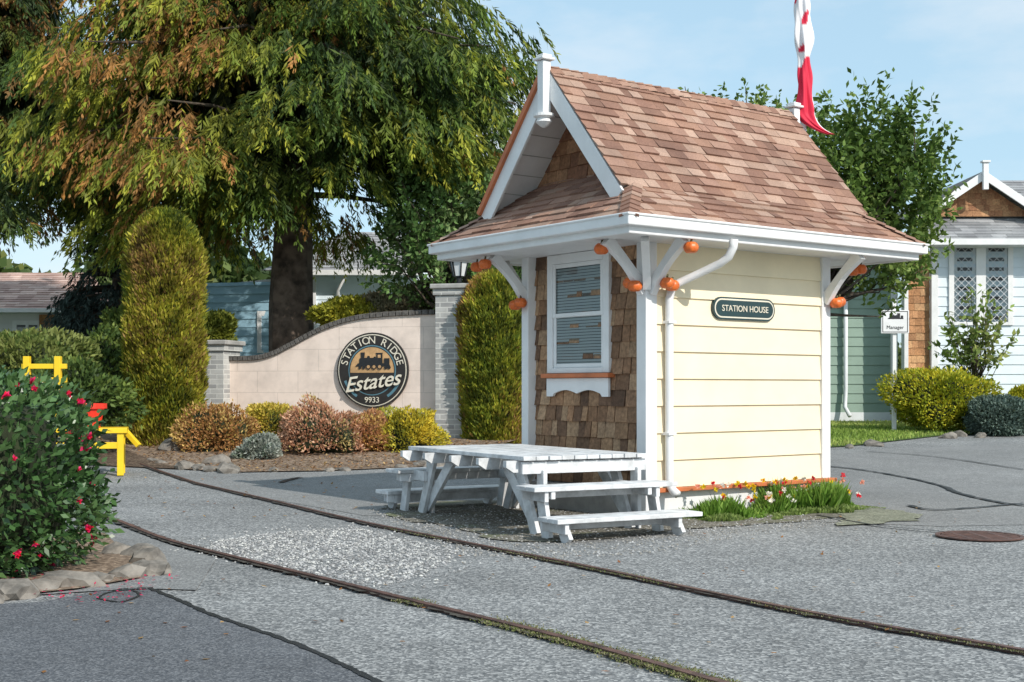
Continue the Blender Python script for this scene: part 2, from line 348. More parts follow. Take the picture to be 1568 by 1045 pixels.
for i,(pp,w) in enumerate([([(150,920),(185,925),(213,915),(200,907),(165,911),(150,920)],.022),([(228,903),(280,925),(330,947),(440,985),(520,1020),(570,1045),(640,1080)],.04),([(225,903),(190,905),(175,908)],.04),
    ([(1240,712),(1330,722),(1430,742),(1470,757),(1540,772),(1620,780)],.08),([(1330,692),(1430,700),(1568,720)],.05),([(1390,775),(1440,782),(1568,772)],.07),([(1250,790),(1340,806),(1430,815),(1480,818)],.04),([(430,740),(445,735),(460,732)],.10)]):
    ribbon('seal_%d'%i,[gp(*p) for p in pp],w,.018,TAR,tl,.3,0,14)
R1=[gp(*p) for p in [(60,672),(170,697),(250,725),(400,765),(545,800),(700,832),(900,872),(1100,915),(1300,955),(1568,1003),(1800,1048)]]
R2=[gp(*p) for p in [(60,762),(165,795),(250,828),(350,855),(500,892),(650,930),(850,980),(1060,1040),(1250,1095)]]
for R,w in ((R1,.042),(R2,.05)):
    e=empty('railway_rail'); ribbon('groove_dirt',R,.11 if w>.045 else .09,.020,TAR2,e,.3,0,30); ribbon('steel_head',R,w,.032,RUST,e,0,.03)
def along(n,R,a,b,N,spread,ls,pals,off=.02,zup=.5):
    Q=smooth(R,30);Q=[q for q in Q if a<=q.y<=b];P=[]
    for _ in range(N):
        i=random.randrange(len(Q)-1);p=Q[i].lerp(Q[i+1],random.random());t=(Q[i+1]-Q[i]).normalized();o=random.gauss(0,spread)
        if math.sin(p.x*3.1)+math.sin(p.x*7.7+1)+random.uniform(-1,1)<-.3: continue
        P.append((p.x-t.y*o,p.y+t.x*o,g(p.y)+off))
    P=np.array(P);D=unit(rdir(len(P))*np.array([1,1,.4])+np.array([0,0,zup]))*(ls*rng.uniform(.5,1.3,len(P)))[:,None];leaves(n,P,D,perp(D)*ls*.6,choose(pals,len(P)),FOL)
MP=[(.12,.15,.04),(.20,.22,.07),(.17,.15,.09),(.27,.25,.13)]
along('rail_moss',R2,5.0,8.6,12000,.05,.014,MP);along('rail_moss',R1,6,13,8000,.03,.013,MP)
DP=rough([gp(*p) for p in [(590,775),(660,768),(900,765),(1050,770),(1290,776),(1290,792),(1180,802),(1050,812),(900,828),(830,832),(760,826),(690,808),(600,794)]],.10,.18)
patch('dirt_patch',DP,.010,DIRT)
patch('moss_patch',rough([gp(*p) for p in [(1280,782),(1350,779),(1420,790),(1400,799),(1290,806)]],.10,.15),.0145,MOSS)
GP=[gp(*p) for p in [(300,842),(340,826),(440,814),(545,808),(640,830),(700,844),(690,862),(640,885),(580,900),(500,884),(400,862)]]
def inpoly(x,y,P):
    c=False;j=len(P)-1
    for i in range(len(P)):
        if (P[i][1]>y)!=(P[j][1]>y) and x<(P[j][0]-P[i][0])*(y-P[i][1])/(P[j][1]-P[i][1])+P[i][0]: c=not c
        j=i
    return c
def stones(n,P,N,s0,s1,pals,mat,off=.012,parent=None,spill=0):
    xs=[p[0] for p in P];ys=[p[1] for p in P];V=[];f=[];C=[];k=0
    cx=sum(xs)/len(xs);cy=sum(ys)/len(ys)
    while k<N:
        x=random.uniform(min(xs)-spill,max(xs)+spill);y=random.uniform(min(ys)-spill,max(ys)+spill)
        if not inpoly(x,y,P) and (spill==0 or random.random()>.12 or not inpoly(x*.80+.20*cx,y*.80+.20*cy,P)): continue
        s=random.uniform(s0,s1)/2;a=random.uniform(0,3.1);i=len(V);c=pals()
        for dz in (0,1):
            for q in range(4):
                t=a+q*math.pi/2+random.uniform(-.3,.3);rr=s*(random.uniform(.8,1.3) if dz==0 else random.uniform(.4,.9)); V.append((x+math.cos(t)*rr,y+math.sin(t)*rr*.8,g(y)+off+dz*s*random.uniform(.4,.8)))
        f+=[(i+4,i+5,i+6,i+7)]+[(i+q,i+(q+1)%4,i+4+(q+1)%4,i+4+q) for q in range(4)];C+=[c]*8;k+=1
    return mesh(n,V,f,mat,parent,cols=np.array(C))
STN=vcol('gravel_stone',.9,0,.2,bst=0)
stones('gravel',GP,5500,.010,.032,pal([(.42,.42,.42),(.34,.34,.34),(.26,.265,.27),(.50,.50,.48),(.2,.2,.2)],.2),STN,.004,None,.8)
stones('gravel_scatter',[gp(*p) for p in [(560,780),(820,770),(1100,770),(1300,800),(1100,830),(1000,850),(800,860),(700,850)]],5000,.010,.028,pal([(.4,.4,.4),(.28,.27,.25),(.22,.21,.19)],.2),STN,.008)
bedz=lambda x,y: g(y)+.22*min(max((y-22.2)/3,0),1)
BED=[gp(150,690),gp(200,702),gp(290,720),gp(360,724),gp(500,722),gp(640,716),gp(720,704),gp(800,690)]
patch('planting_bed',BED+[(1.2,30),(-16,33),(-16,26)],.02,MULCH,bedz)
def litter(n,P,N,ls,pals,off=.03,zf=None):
    xs=[p[0] for p in P];ys=[p[1] for p in P];Q=[]
    while len(Q)<N:
        x=random.uniform(min(xs),max(xs));y=random.uniform(min(ys),max(ys))
        if inpoly(x,y,P): Q.append((x,y,(zf(x,y) if zf else g(y))+off))
    Q=np.array(Q);D=unit(rdir(N)*np.array([1,1,.25]))*(ls*rng.uniform(.6,1.3,N))[:,None];W=unit(np.cross(D,np.array([[0,0,1.]])))*ls*.6
    leaves(n,Q,D,W,choose(pals,N),FOL)
litter('fallen_leaves',BED+[(1,25),(-9,25)],3500,.07,[(.38,.2,.09),(.26,.15,.08),(.5,.34,.16),(.18,.12,.08)],.04,bedz)
litter('fallen_leaves',[gp(100,900),gp(1500,760),gp(1560,1040),gp(20,1040)],110,.045,[(.35,.16,.05),(.25,.1,.04),(.4,.25,.1)],.02)
litter('fallen_leaves',[gp(180,730),gp(600,735),gp(560,790),gp(250,800)],90,.06,[(.35,.16,.05),(.25,.1,.04),(.4,.25,.1)],.02)
def rocks(n,pts,s0,s1,zf=None,sq=.6):
    e=empty(n)
    for i,(x,y) in enumerate(pts):
        bm=bmesh.new(); bmesh.ops.create_icosphere(bm,subdivisions=2,radius=1); s=random.uniform(s0,s1);ph=random.random()*9
        sx,sy,sz=random.uniform(.9,1.5),random.uniform(.7,1),random.uniform(.45,.8)*sq/.6
        for v in bm.verts:
            k=1+.22*math.sin(v.co.x*3+ph)+.15*math.sin(v.co.y*5+v.co.z*4+ph*2); v.co=Vector((round(v.co.x*k*3.2)/3.2*sx*.4+v.co.x*k*sx*.6,v.co.y*k*sy,v.co.z*k*sz))*s
        me=bpy.data.meshes.new('rock');bm.to_mesh(me);bm.free();me.materials.append(ROCK);o=bpy.data.objects.new('rock_%d'%i,me);S.collection.objects.link(o);o.parent=e
        o.location=(x,y,(zf(x,y) if zf else g(y))+s*.15);o.rotation_euler=(random.uniform(-.2,.2),random.uniform(-.2,.2),random.uniform(0,3))
rp=[]
for a,b in zip(BED[1:6],BED[2:7]):
    for k in range(5):
        if random.random()<.5: rp.append((a[0]+(b[0]-a[0])*k/5+random.uniform(-.1,.1),a[1]+(b[1]-a[1])*k/5+random.uniform(0,.3)))
rocks('bed_border_rocks',rp,.07,.17)
rocks('bed_boulder',[gp(262,700),gp(330,712)],.2,.28,bedz)
# ---------- kiosk ----------
C0=(1.51,14.0); ang=math.atan2(.596,.803)
K=empty('station_kiosk',(C0[0],C0[1],0),ang)
LX,LY=2.815,2.16; x0,x1,y0,y1=-.95,3.80,-.68,2.88; ym=1.1; ZE=3.12; sl=.73; db=.576; zb=ZE+sl*db; ZR=4.97
box('foundation',.03,LX-.03,.03,LY-.03,-.05,.31,WHITE,K)
box('wall_core',.02,LX-.02,.02,LY-.02,.31,2.98,DARKIN,K,0)
SC=(.86,.735,.53)
shingles('right_wall_siding',SIDE,(.03,.0,.335),(1,0,0),(0,0,1),lambda v:(0,LX-.08),2.64,.2935,99,99,.026,lambda r:tuple(c*random.uniform(.985,1.01) for c in SC),K,0,0)
shingles('back_wall_siding',SIDE,(LX,LY,.335),(-1,0,0),(0,0,1),lambda v:(0,LX),2.64,.2935,99,99,.022,lambda r:SC,K,0,0)
shingles('far_wall_siding',SIDE,(LX,0,.335),(0,1,0),(0,0,1),lambda v:(0,LY),2.64,.2935,99,99,.022,lambda r:SC,K,0,0)
WC=[(.36,.20,.11),(.44,.26,.145),(.25,.14,.08),(.50,.32,.19),(.20,.115,.07),(.38,.22,.125)]
shingles('porch_wall_shingles',WSH,(.0,LY-.05,.32),(0,-1,0),(0,0,1),lambda v:(0,LY-.1),2.66,.178,.10,.24,.024,pal(WC,.18),K,.010,.6)
box('base_ledge_trim',-.0,LX+.12,-.07,.0,.285,.33,ORANGE,K)
box('base_ledge_end',LX+.0,LX+.12,.003,LY,.285,.33,ORANGE,K)
box('near_post',-.13,.03,-.035,.12,.02,2.97,WHITE,K,.01)
box('left_post',-.13,.0,2.04,2.17,.02,2.97,WHITE,K,.01)
box('right_corner_post',LX-.12,LX+.03,-.045,.10,.33,2.97,WHITE,K,.01)
box('porch_deck',-.1,0,0.12,2.04,0,.30,CONC,K)
for nm,p,q in (('bracket_near_left',(-.10,.04,2.45),(-.62,.04,2.96)),('bracket_near_right',(-.05,-.02,2.45),(-.05,-.53,2.96)),('bracket_near_front',(-.1,-.02,2.5),(-.46,-.38,2.96)),('bracket_right_a',(LX+.02,.03,2.45),(LX+.55,.03,2.96)),('bracket_right_b',(LX-.05,-.03,2.45),(LX-.05,-.54,2.96)),('bracket_left',(-.1,2.1,2.45),(-.6,2.1,2.96)),('bracket_left_b',(-.06,2.15,2.45),(-.06,2.65,2.96))):
    p=Vector(p);q=Vector(q);hd=(q-p);hd.z=0;hd.normalize();sv=hd.cross(Vector((0,0,1)))*.042
    up=[];lo=[]
    for i in range(9):
        t=i/8; c=p.lerp(q,t); sag=math.sin(t*math.pi)*.045
        up.append(c+(hd*-.045+Vector((0,0,.045)))); lo.append(c-(hd*-.05+Vector((0,0,.05)))+(hd*-1+Vector((0,0,1)))*sag*.8)
    poly(nm,[a_-sv for a_ in up+lo[::-1]],WHITE,K,sv*2)
box('soffit',x0+.08,x1-.08,y0+.08,y1-.08,2.965,2.99,WHITE,K,0)
def ring(n,o,zb0,zt,w,mat):
    a0,a1,b0,b1=x0-o,x1+o,y0-o,y1+o; v=[];f=[]
    for z in (zb0,zt):
        for i in (0,w): v+=[(a0+i,b0+i,z),(a1-i,b0+i,z),(a1-i,b1-i,z),(a0+i,b1-i,z)]
    for k in range(4):
        k2=(k+1)%4; f+=[(k,k2,8+k2,8+k),(4+k2,4+k,12+k,12+k2),(k2,k,4+k,4+k2),(8+k,8+k2,12+k2,12+k)]
    return mesh(n,v,f,mat,K,bev=.012)
ring('fascia',-.045,2.945,3.055,.03,WHITE); ring('gutter',.03,3.02,3.135,.11,WHITE); ring('gutter_lip',.045,3.115,3.142,.03,WHITE)
RC=[(.35,.20,.14),(.40,.24,.175),(.29,.16,.115),(.47,.315,.24),(.36,.21,.155),(.26,.145,.105),(.42,.275,.205)]
rc=pal(RC,.08)
c1=math.hypot(1,sl)
for nm,O,R,U,W in (('roof_lower_front',(x0,y0,ZE),(1,0,0),(0,1,sl),x1-x0),('roof_lower_back',(x1,y1,ZE),(-1,0,0),(0,-1,sl),x1-x0)):
    shingles(nm,SHIN,O,R,U,lambda v,W=W:(v/c1,W-v/c1),db*c1,.145,.12,.34,.018,rc,K,.003,.6)
for nm,O,R,U,W in (('roof_skirt_left',(x0,y1,ZE),(0,-1,0),(1,0,sl),y1-y0),('roof_skirt_right',(x1,y0,ZE),(0,1,0),(-1,0,sl),y1-y0)):
    shingles(nm,SHIN,O,R,U,lambda v,W=W:(v/c1,W-v/c1),.95*c1,.145,.12,.34,.018,rc,K,.003,.6)
def fr(d): return [(x0+d,y0+d,ZE+sl*d-.012),(x1-d,y0+d,ZE+sl*d-.012),(x1-d,y1-d,ZE+sl*d-.012),(x0+d,y1-d,ZE+sl*d-.012)]
a=fr(0.0);b=fr(.95); mesh('roof_sheathing',a+b,[(k,(k+1)%4,4+(k+1)%4,4+k) for k in range(4)],CAPB,K)
us=Vector((0,ym-(y0+db),ZR-zb)); ul=us.length
e0,e1=x0+.4,x1-.4
shingles('roof_upper_front',SHIN,(e0-.03,y0+db-.03,zb-.02),(1,0,0),us,lambda v:(0,e1-e0+.06),ul+.03,.145,.12,.34,.018,rc,K,.003,.6)
shingles('roof_upper_back',SHIN,(e1+.03,y1-db+.03,zb-.02),(-1,0,0),(0,-us.y,us.z),lambda v:(0,e1-e0+.06),ul+.03,.145,.12,.34,.018,rc,K,.003,.6)
for nm,ys,sg in (('front',y0+db,1),('back',y1-db,-1)):
    n_=Vector((0,-us.z*sg,us.y)).normalized()
    A=Vector((e0+.02,ys,zb))-n_*.006; B=Vector((e0+.02,ym,ZR))-n_*.006
    poly('upper_soffit_'+nm,[A,B,B-n_*.06,A-n_*.06],WHITE,K,(e1-e0-.04,0,0))
    for j in range(1,7):
        a_=A.lerp(B,j/7)-n_*.061; box('soffit_groove_%s_%d'%(nm,j),e0+.04,0,a_.y-.004,a_.y+.004,a_.z-.004,a_.z+.004,CONC,K,0)
    for ed,xx,dx in (('left',e0,-.03),('right',e1,.03)):
        A=Vector((xx,ys-.06*sg,zb-.08)); B=Vector((xx,ym,ZR)); 
        poly('barge_%s_%s'%(nm,ed),[A-n_*.004,B-n_*.004,B-Vector((0,0,.30)),A-n_*.185],WHITE,K,(dx,0,0))
        if nm=='back': poly('barge_trim_%s_%s'%(nm,ed),[A+n_*.055,B+n_*.055,B-n_*.002,A-n_*.002],ORANGE,K,(dx*2.4,0,0))
for nm,xx,R in (('left',0.0,(0,-1,0)),('right',LX+.0,(0,1,0))):
    hw=.98; zz=3.80; st=us.z/us.y
    O=(xx,ym+hw,zz) if nm=='left' else (xx,ym-hw,zz)
    shingles('gable_shingles_'+nm,WSH,O,R,(0,0,1),lambda v:(v/st,2*hw-v/st),hw*st*.97,.16,.1,.22,.02,pal([(.38,.19,.10),(.45,.24,.13),(.30,.14,.08)],.15),K,.006,.5)
    sx=-1 if nm=='left' else 1
    poly('gable_backing_'+nm,[(xx-sx*.02,ym-hw-.1,zz-.1),(xx-sx*.02,ym+hw+.1,zz-.1),(xx-sx*.02,ym,ZR-.1)],DARKIN,K)
def caps(nm,p,q,nl,w=.20):
    p=Vector(p);q=Vector(q);d=(q-p);L=d.length;d.normalize();s=d.cross(Vector((0,0,1))).normalized();up=s.cross(d)
    V=[];f=[];C=[];k=int(L/.145)
    for i in range(k+1):
        a=p+d*(L*i/(k+1)); b_=p+d*(L*(i+1)/(k+1)+.03); t=.028; c=rc(); j=len(V)
        for pt,h in ((a,t),(b_,.012)): V+=[pt-s*w/2-up*(nl*w/2-h),pt+up*h,pt+s*w/2-up*(nl*w/2-h)]
        V+=[a-s*w/2-up*(nl*w/2),a,a+s*w/2-up*(nl*w/2)]
        f+=[(j,j+1,j+4,j+3),(j+1,j+2,j+5,j+4),(j+6,j+7,j+1,j),(j+7,j+8,j+2,j+1)];C+=[c]*9
    mesh(nm,V,f,SHIN,K,cols=np.array(C))
for i,(cx,cy,sx,sy) in enumerate(((x0,y0,1,1),(x1,y0,-1,1),(x1,y1,-1,-1),(x0,y1,1,-1))):
    caps('hip_cap_%d'%i,(cx,cy,ZE+.01),(cx+sx*db,cy+sy*db,zb+.01),.42)
caps('ridge_cap',(e1,ym,ZR+.01),(e0,ym,ZR+.01),1.0,.2)
for nm,xx in (('left',e0-.07),('right',e1+.10)):
    box('finial_post_'+nm,xx-.055,xx+.055,ym-.055,ym+.055,4.45,5.04,WHITE,K,.01)
    box('finial_cap_'+nm,xx-.09,xx+.09,ym-.09,ym+.09,5.045,5.075,WHITE,K,.01); box('finial_cap2_'+nm,xx-.065,xx+.065,ym-.065,ym+.065,5.077,5.11,WHITE,K,.01)
    lathe('finial_pendant_'+nm,[(.12,.0),(.12,-.03),(.075,-.05),(.095,-.09),(.05,-.13),(.02,-.15)][::-1],(xx,ym,4.45),WHITE,K)
def win(parent,nm,org,rz,w,h,slats=True,lattice=0,tr=.10):
    e=bpy.data.objects.new(nm,None);S.collection.objects.link(e);e.parent=parent;e.location=org;e.rotation_euler=(0,0,rz)
    box('trim_l',0,tr,-.035,.02,0,h,WHITE,e);box('trim_r',w-tr,w,-.035,.02,0,h,WHITE,e);box('trim_t',tr,w-tr,-.038,.02,h-tr*1.1,h,WHITE,e);box('trim_b',tr,w-tr,-.038,.02,0,tr*.6,WHITE,e)
    a0,a1,b0,b1=tr,w-tr,tr*.6,h-tr*1.1; m=(b0+b1)/2
    return e,a0,a1,b0,b1,m
e,a0,a1,b0,b1,m=win(K,'window',(-.02,1.77,1.58),-math.pi/2,1.11,1.38)
fw=.05
for nm,(zz0,zz1,yy) in {'upper_sash':(m-.02,b1,-.02),'lower_sash':(b0,m+.03,-.006)}.items():
    yy0=yy-.012
    box(nm+'_l',a0+.002,a0+fw,yy0,yy+.01,zz0,zz1,WHITE,e);box(nm+'_r',a1-fw,a1-.002,yy0,yy+.01,zz0,zz1,WHITE,e);box(nm+'_t',a0+fw,a1-fw,yy0+.002,yy+.01,zz1-fw,zz1-.002,WHITE,e);box(nm+'_b',a0+fw,a1-fw,yy0+.002,yy+.01,zz0+.002,zz0+fw,WHITE,e)
mesh('glass',[(a0,-.007,b0),(a1,-.007,b0),(a1,-.007,b1),(a0,-.007,b1)],[(0,1,2,3)],GLASS,e)
V=[];f=[]
z=b0
mesh('dark_void',[(a0,-.0,b0),(a1,-.0,b0),(a1,-.0,b1),(a0,-.0,b1)],[(0,1,2,3)],DARKIN,e)
while z<b1:
    i=len(V);V+=[(a0+.03,-.0055,z),(a1-.03,-.0055,z),(a1-.03,-.002,z+.027),(a0+.03,-.002,z+.027)];f.append((i,i+1,i+2,i+3));z+=.034
mesh('blind',V,f,BLIND,e)
box('sill',-.05,1.16,-.09,.02,-.055,-.004,ORANGE,e)
ap=[(0,-.06),(1.11,-.06),(1.11,-.27),(1.0,-.27)]
for k in range(0,25):
    t=k/24; ap.append((.97-.83*t,-.235+.04*abs(math.sin(t*math.pi*2))))
ap+=[(.11,-.27),(0,-.27)]
poly('apron',[(x,-.04,z) for x,z in ap],WHITE,e,(0,.03,0))
def plaque(n,w,h,y,mat,th):
    pts=[];r=h/2
    for s,cx in ((1,w/2-r),(-1,-w/2+r)):
        for k in range(13):
            t=-math.pi/2+math.pi*k/12; pts.append((1.36+cx+s*math.cos(t)*r,y,2.30+s*math.sin(t)*r))
    return poly(n,pts,mat,K,(0,th,0))
plaque('plaque_board',1.0,.25,-.05,DKGREEN,.04);plaque('plaque_border',.96,.215,-.053,SIGNW,.003);plaque('plaque_field',.925,.18,-.057,DKGREEN,.003)
text('plaque_text','STATION HOUSE',.098,Matrix.Translation((1.36,-.061,2.297))@Matrix.Rotation(math.pi/2,4,'X'),SIGNW,K)
tube('downspout',[(.55,-.66,2.98),(.55,-.65,2.90),(.535,-.60,2.80),(.50,-.50,2.73),(.36,-.22,2.60),(.24,-.12,2.53),(.19,-.085,2.47),(.17,-.075,2.36),(.17,-.075,1.5),(.17,-.075,.42),(.17,-.09,.36),(.17,-.13,.31),(.17,-.2,.27)],.046,WHITE,K,8)
for z in (.9,2.1): box('downspout_strap_%d'%(z*10),.115,.225,-.13,-.0,z,z+.03,WHITE,K,.003)
def pumpkin(i,x,y,z,r=.085):
    V=[];f=[];sg=24;rg=10
    for a_ in range(rg+1):
        ph=math.pi*a_/rg
        for k in range(sg):
            t=2*math.pi*k/sg; rr=r*(1-.12*abs(math.sin(t*4)))*math.sin(ph); V.append((x+rr*math.cos(t),y+rr*math.sin(t),z+r*.86*math.cos(ph)*(1-.15*(math.sin(ph)<.4))))
    for a_ in range(rg):
        for k in range(sg): f.append((a_*sg+k,(a_+1)*sg+k,(a_+1)*sg+(k+1)%sg,a_*sg+(k+1)%sg))
    mesh('pumpkin_light_%d'%i,V,f,PUMP,K,smooth=True); tube('pumpkin_stem_%d'%i,[(x,y,z+r*.7),(x+.01,y,z+r*1.15)],.012,STEM,K,6)
for i,(x,y,z) in enumerate([(-.21,.13,2.53),(-.24,.02,2.49),(.02,-.20,2.52),(.12,-.17,2.50),(-.62,.12,2.87),(-.02,-.60,2.86),(-.22,2.07,2.42),(-.2,2.2,2.4),(-.68,2.15,2.86),(-.55,2.5,2.86),(LX+.12,-.10,2.44),(LX+.02,-.14,2.42),(LX+.58,-.05,2.86),(LX+.5,.0,2.84)]): pumpkin(i,x,y,z,.08)
FPx=empty('flagpole',(C0[0]+(e1+.28)*.803-ym*.596,C0[1]+(e1+.28)*.596+ym*.803,0))
tube('pole',[(0,0,0),(0,0,9.5)],[.045,.03],WHITE,FPx,10); lathe('pole_ball',[(.01,-.07),(.06,-.03),(.07,0),(.06,.03),(.01,.07)],(0,0,9.55),SIGNW,FPx)
def flag():
    m,nt,b=newmat('flag_cloth'); a=nt.nodes.new('ShaderNodeVertexColor');a.layer_name='Col';nt.links.new(a.outputs[0],b.inputs['Base Color']);b.inputs['Roughness'].default_value=.7
    e=empty('canadian_flag',FPx.location); V=[];C=[];f=[];nz=140;sg=48
    for i in range(nz+1):
        t=i/nz; z=8.4-t*3.80
        tail=max(0,(t-.90)/.10); cx=-.0+.02*math.sin(t*9)+tail**1.5*.32; cy=-.03-.10*tail; r=(.088+.018*math.sin(t*23)+.01*math.sin(t*51))*(1-.5*tail**2)*(.5+.5*min(1,t*6))
        zz=z+tail**2*.10
        for k in range(sg):
            a_=2*math.pi*k/sg; q=r*(1+.20*math.sin(a_*5+t*14)+.12*math.sin(a_*8-t*25)); V.append((cx+q*math.cos(a_),cy+q*.8*math.sin(a_),zz))
            red=(t>.72+.02*math.sin(a_*2.0+.6)) or t<.2 or (.32<t<.69 and math.sin(a_*2+t*18)+.8*math.sin(t*60+a_)>1.15)
            if .73<t<.99 and math.sin(a_+2.2+t*6)>.90 : red=False
            C.append((.66,.012,.05) if red else (.80,.78,.80))
    for i in range(nz):
        for k in range(sg): f.append((i*sg+k,i*sg+(k+1)%sg,(i+1)*sg+(k+1)%sg,(i+1)*sg+k))
    mesh('cloth',V,f,m,e,cols=np.array(C),smooth=True)
flag()
# ---------- stepped picnic table ----------
T=empty('picnic_table',(.08,12.4,0),math.radians(29.3))
W2,L2=1.45,2.5
npk=10; pw=W2/npk
for i in range(npk): box('top_plank_%d'%i,i*pw+.005,(i+1)*pw-.005,-.04-random.random()*.015,L2+.04+random.random()*.01,.715,.755+random.uniform(-.004,.004),WWHITE,T,.006)
for i,v in enumerate((.06,.62,1.22,1.85,2.42)):
    poly('joist_%d'%i,[(-.12,v,.712),(W2+.05,v,.712),(W2+.05,v,.60),(-.04,v,.60),(-.12,v,.65)],WWHITE,T,(0,.06,0))
box('side_apron_near',0.02,W2,-.003,.04,.585,.70,WWHITE,T)
for fi,u in enumerate((.16,W2-.2)):
    for nm,p,q in (('leg_near',(u,.30,.66),(u,-.02,0)),('leg_near_in',(u+.09,.02,.62),(u+.09,.02,0)),('leg_far',(u,2.2,.66),(u,2.52,0)),('leg_far_in',(u+.09,2.48,.62),(u+.09,2.48,0)),('brace_near',(u+.047,.05,.08),(u+.047,.62,.62)),('brace_far',(u+.047,2.45,.08),(u+.047,1.85,.62))):
        beam('%s_%d'%(nm,fi),p,q,.045,.13,WWHITE,T,.005,side=(1,0,0))
    beam('tie_%d'%fi,(u-.047,-.42,.43),(u-.047,.18,.43),.045,.11,WWHITE,T,.005,side=(1,0,0)); beam('tie_far_%d'%fi,(u-.047,L2+.42,.43),(u-.047,L2-.18,.43),.045,.11,WWHITE,T,.005,side=(1,0,0))
for sg,base,nm in ((-1,0,'near'),(1,L2,'far')):
    Y=lambda d: base+sg*d
    for lv_,(d0,d1,z) in enumerate(((.08,.44,.49),(.44,.80,.225))):
        for k in range(2):
            da=d0+(d1-d0)*k/2+.004; dbb=d0+(d1-d0)*(k+1)/2-.004
            box('step_%s_%d_%d'%(nm,lv_,k),-.10+lv_*.03,W2+.07+lv_*.03,min(Y(da),Y(dbb)),max(Y(da),Y(dbb)),z-.042,z,WWHITE,T,.006)
        for u in (.07,W2-.12):
            dm=(d0+d1)/2
            beam('step_leg_%s_%d'%(nm,lv_),(u+.022,Y(dm-.03),z-.046),(u+.022,Y(dm+.09),0),.045,.14,WWHITE,T,.005,side=(1,0,0))
            box('step_cleat_%s_%d'%(nm,lv_),u-.045,u-.002,min(Y(d0+.02),Y(d1-.03)),max(Y(d0+.02),Y(d1-.03)),z-.14,z-.044,WWHITE,T,.005)
        box('step_fascia_%s_%d'%(nm,lv_),-.06,W2+.04,min(Y(d0+.03),Y(d0+.06)),max(Y(d0+.03),Y(d0+.06)),z-.13,z-.044,WWHITE,T,.005)
# ---------- entrance wall ----------
ea=math.atan2(-1.3,5.15); E=empty('entrance_wall',(-6.2,27.3,0),ea); LW=5.31
pp=[(338,1.98),(385,1.98),(410,2.03),(440,2.2),(480,2.5),(520,2.71),(560,2.82),(620,2.87),(680,2.88)]
cur=[((p-320)/383*LW,z) for p,z in pp]
cs=[]
for i in range(len(cur)-1):
    for k in range(6): t=k/6; cs.append((cur[i][0]*(1-t)+cur[i+1][0]*t,cur[i][1]*(1-t)+cur[i+1][1]*t))
cs.append(cur[-1])
cs=[(cs[i][0],sum(cs[min(max(i+j,0),len(cs)-1)][1] for j in range(-3,4))/7) for i in range(len(cs))]
poly('wall_panel',[(x,-.1,z) for x,z in cs]+[(cs[-1][0],-.1,.1),(cs[0][0],-.1,.1)],BLOCK,E,(0,.2,0))
k=0
for i in range(len(cs)-1):
    x,z=cs[i];xx,zz=cs[i+1];L=math.hypot(xx-x,zz-z);nn=max(1,round(L/.11))
    for j in range(nn):
        a_=(x+(xx-x)*(j+.04)/nn,z+(zz-z)*(j+.04)/nn);b_=(x+(xx-x)*(j+.9)/nn,z+(zz-z)*(j+.9)/nn)
        beam('cap_brick_%d'%k,(a_[0],0,a_[1]+.05),(b_[0],0,b_[1]+.05),.3,.095,CAPB,E,.006,side=(0,1,0));k+=1
for nm,cx,top in (('left',0,2.30),('right',LW,3.36)):
    box('pillar_'+nm,cx-.38,cx+.38,-.38,.38,0,top,GREYB,E,.008)
    box('pillar_corbel_'+nm,cx-.42,cx+.42,-.42,.42,top-.12,top+.003,GREYB,E,.008)
    box('pillar_cap_'+nm,cx-.47,cx+.47,-.47,.47,top+.004,top+.10,CONC,E,.02)
sx,sz,R=3.54,1.77,.76
def disc(n,r,y,mat,th=.006,a0=0,a1=360,ri=0,par=E):
    st=64; pts=[(sx+r*math.cos(math.radians(a0+(a1-a0)*k/st)),y,sz+r*math.sin(math.radians(a0+(a1-a0)*k/st))) for k in range(st+(0 if a1-a0>=360 else 1))]
    if ri: pts+= [(sx+ri*math.cos(math.radians(a1-(a1-a0)*k/st)),y,sz+ri*math.sin(math.radians(a1-(a1-a0)*k/st))) for k in range(st+1)]
    return poly(n,pts,mat,par,(0,th,0))
SG=bpy.data.objects.new('round_sign',None);S.collection.objects.link(SG);SG.parent=E
disc('board',R,-.17,SIGNB,.06,par=SG);disc('rim',R*.955,-.175,SIGNW,par=SG);disc('ring',R*.93,-.180,SIGNB,par=SG);disc('inner_rim',R*.665,-.184,SIGNT,par=SG);disc('inner',R*.635,-.188,SIGNB,par=SG)
disc('picture',R*.61,-.192,SIGNO,.005,-6,186,par=SG)
for a0_,a1_ in ((200,238),(302,340)): disc('teal_arc',R*.84,-.185,SIGNT,.004,a0_,a1_,R*.77,par=SG)
def arc(s,r,size,a0,a1,flip=1):
    for i,ch in enumerate(s):
        if ch==' ': continue
        t=math.radians(a0+(a1-a0)*i/(len(s)-1)); 
        M=Matrix.Translation((sx+r*math.cos(t),-.188,sz+r*math.sin(t)))@Matrix.Rotation(math.pi/2,4,'X')@Matrix.Rotation(t-math.pi/2,4,'Z')
        text('letter_%d'%i,ch,size,M,SIGNW,SG)
arc('STATION RIDGE',R*.79,.21,165,15)
o=text('script','Estates',.42,Matrix.Translation((sx,-.225,sz-.24))@Matrix.Rotation(math.pi/2,4,'X')@Matrix.Rotation(.14,4,'Z'),SIGNW,SG);o.data.shear=.45;o.data.offset=.004
text('number','9933',.16,Matrix.Translation((sx,-.19,sz-.60))@Matrix.Rotation(math.pi/2,4,'X'),SIGNW,SG)
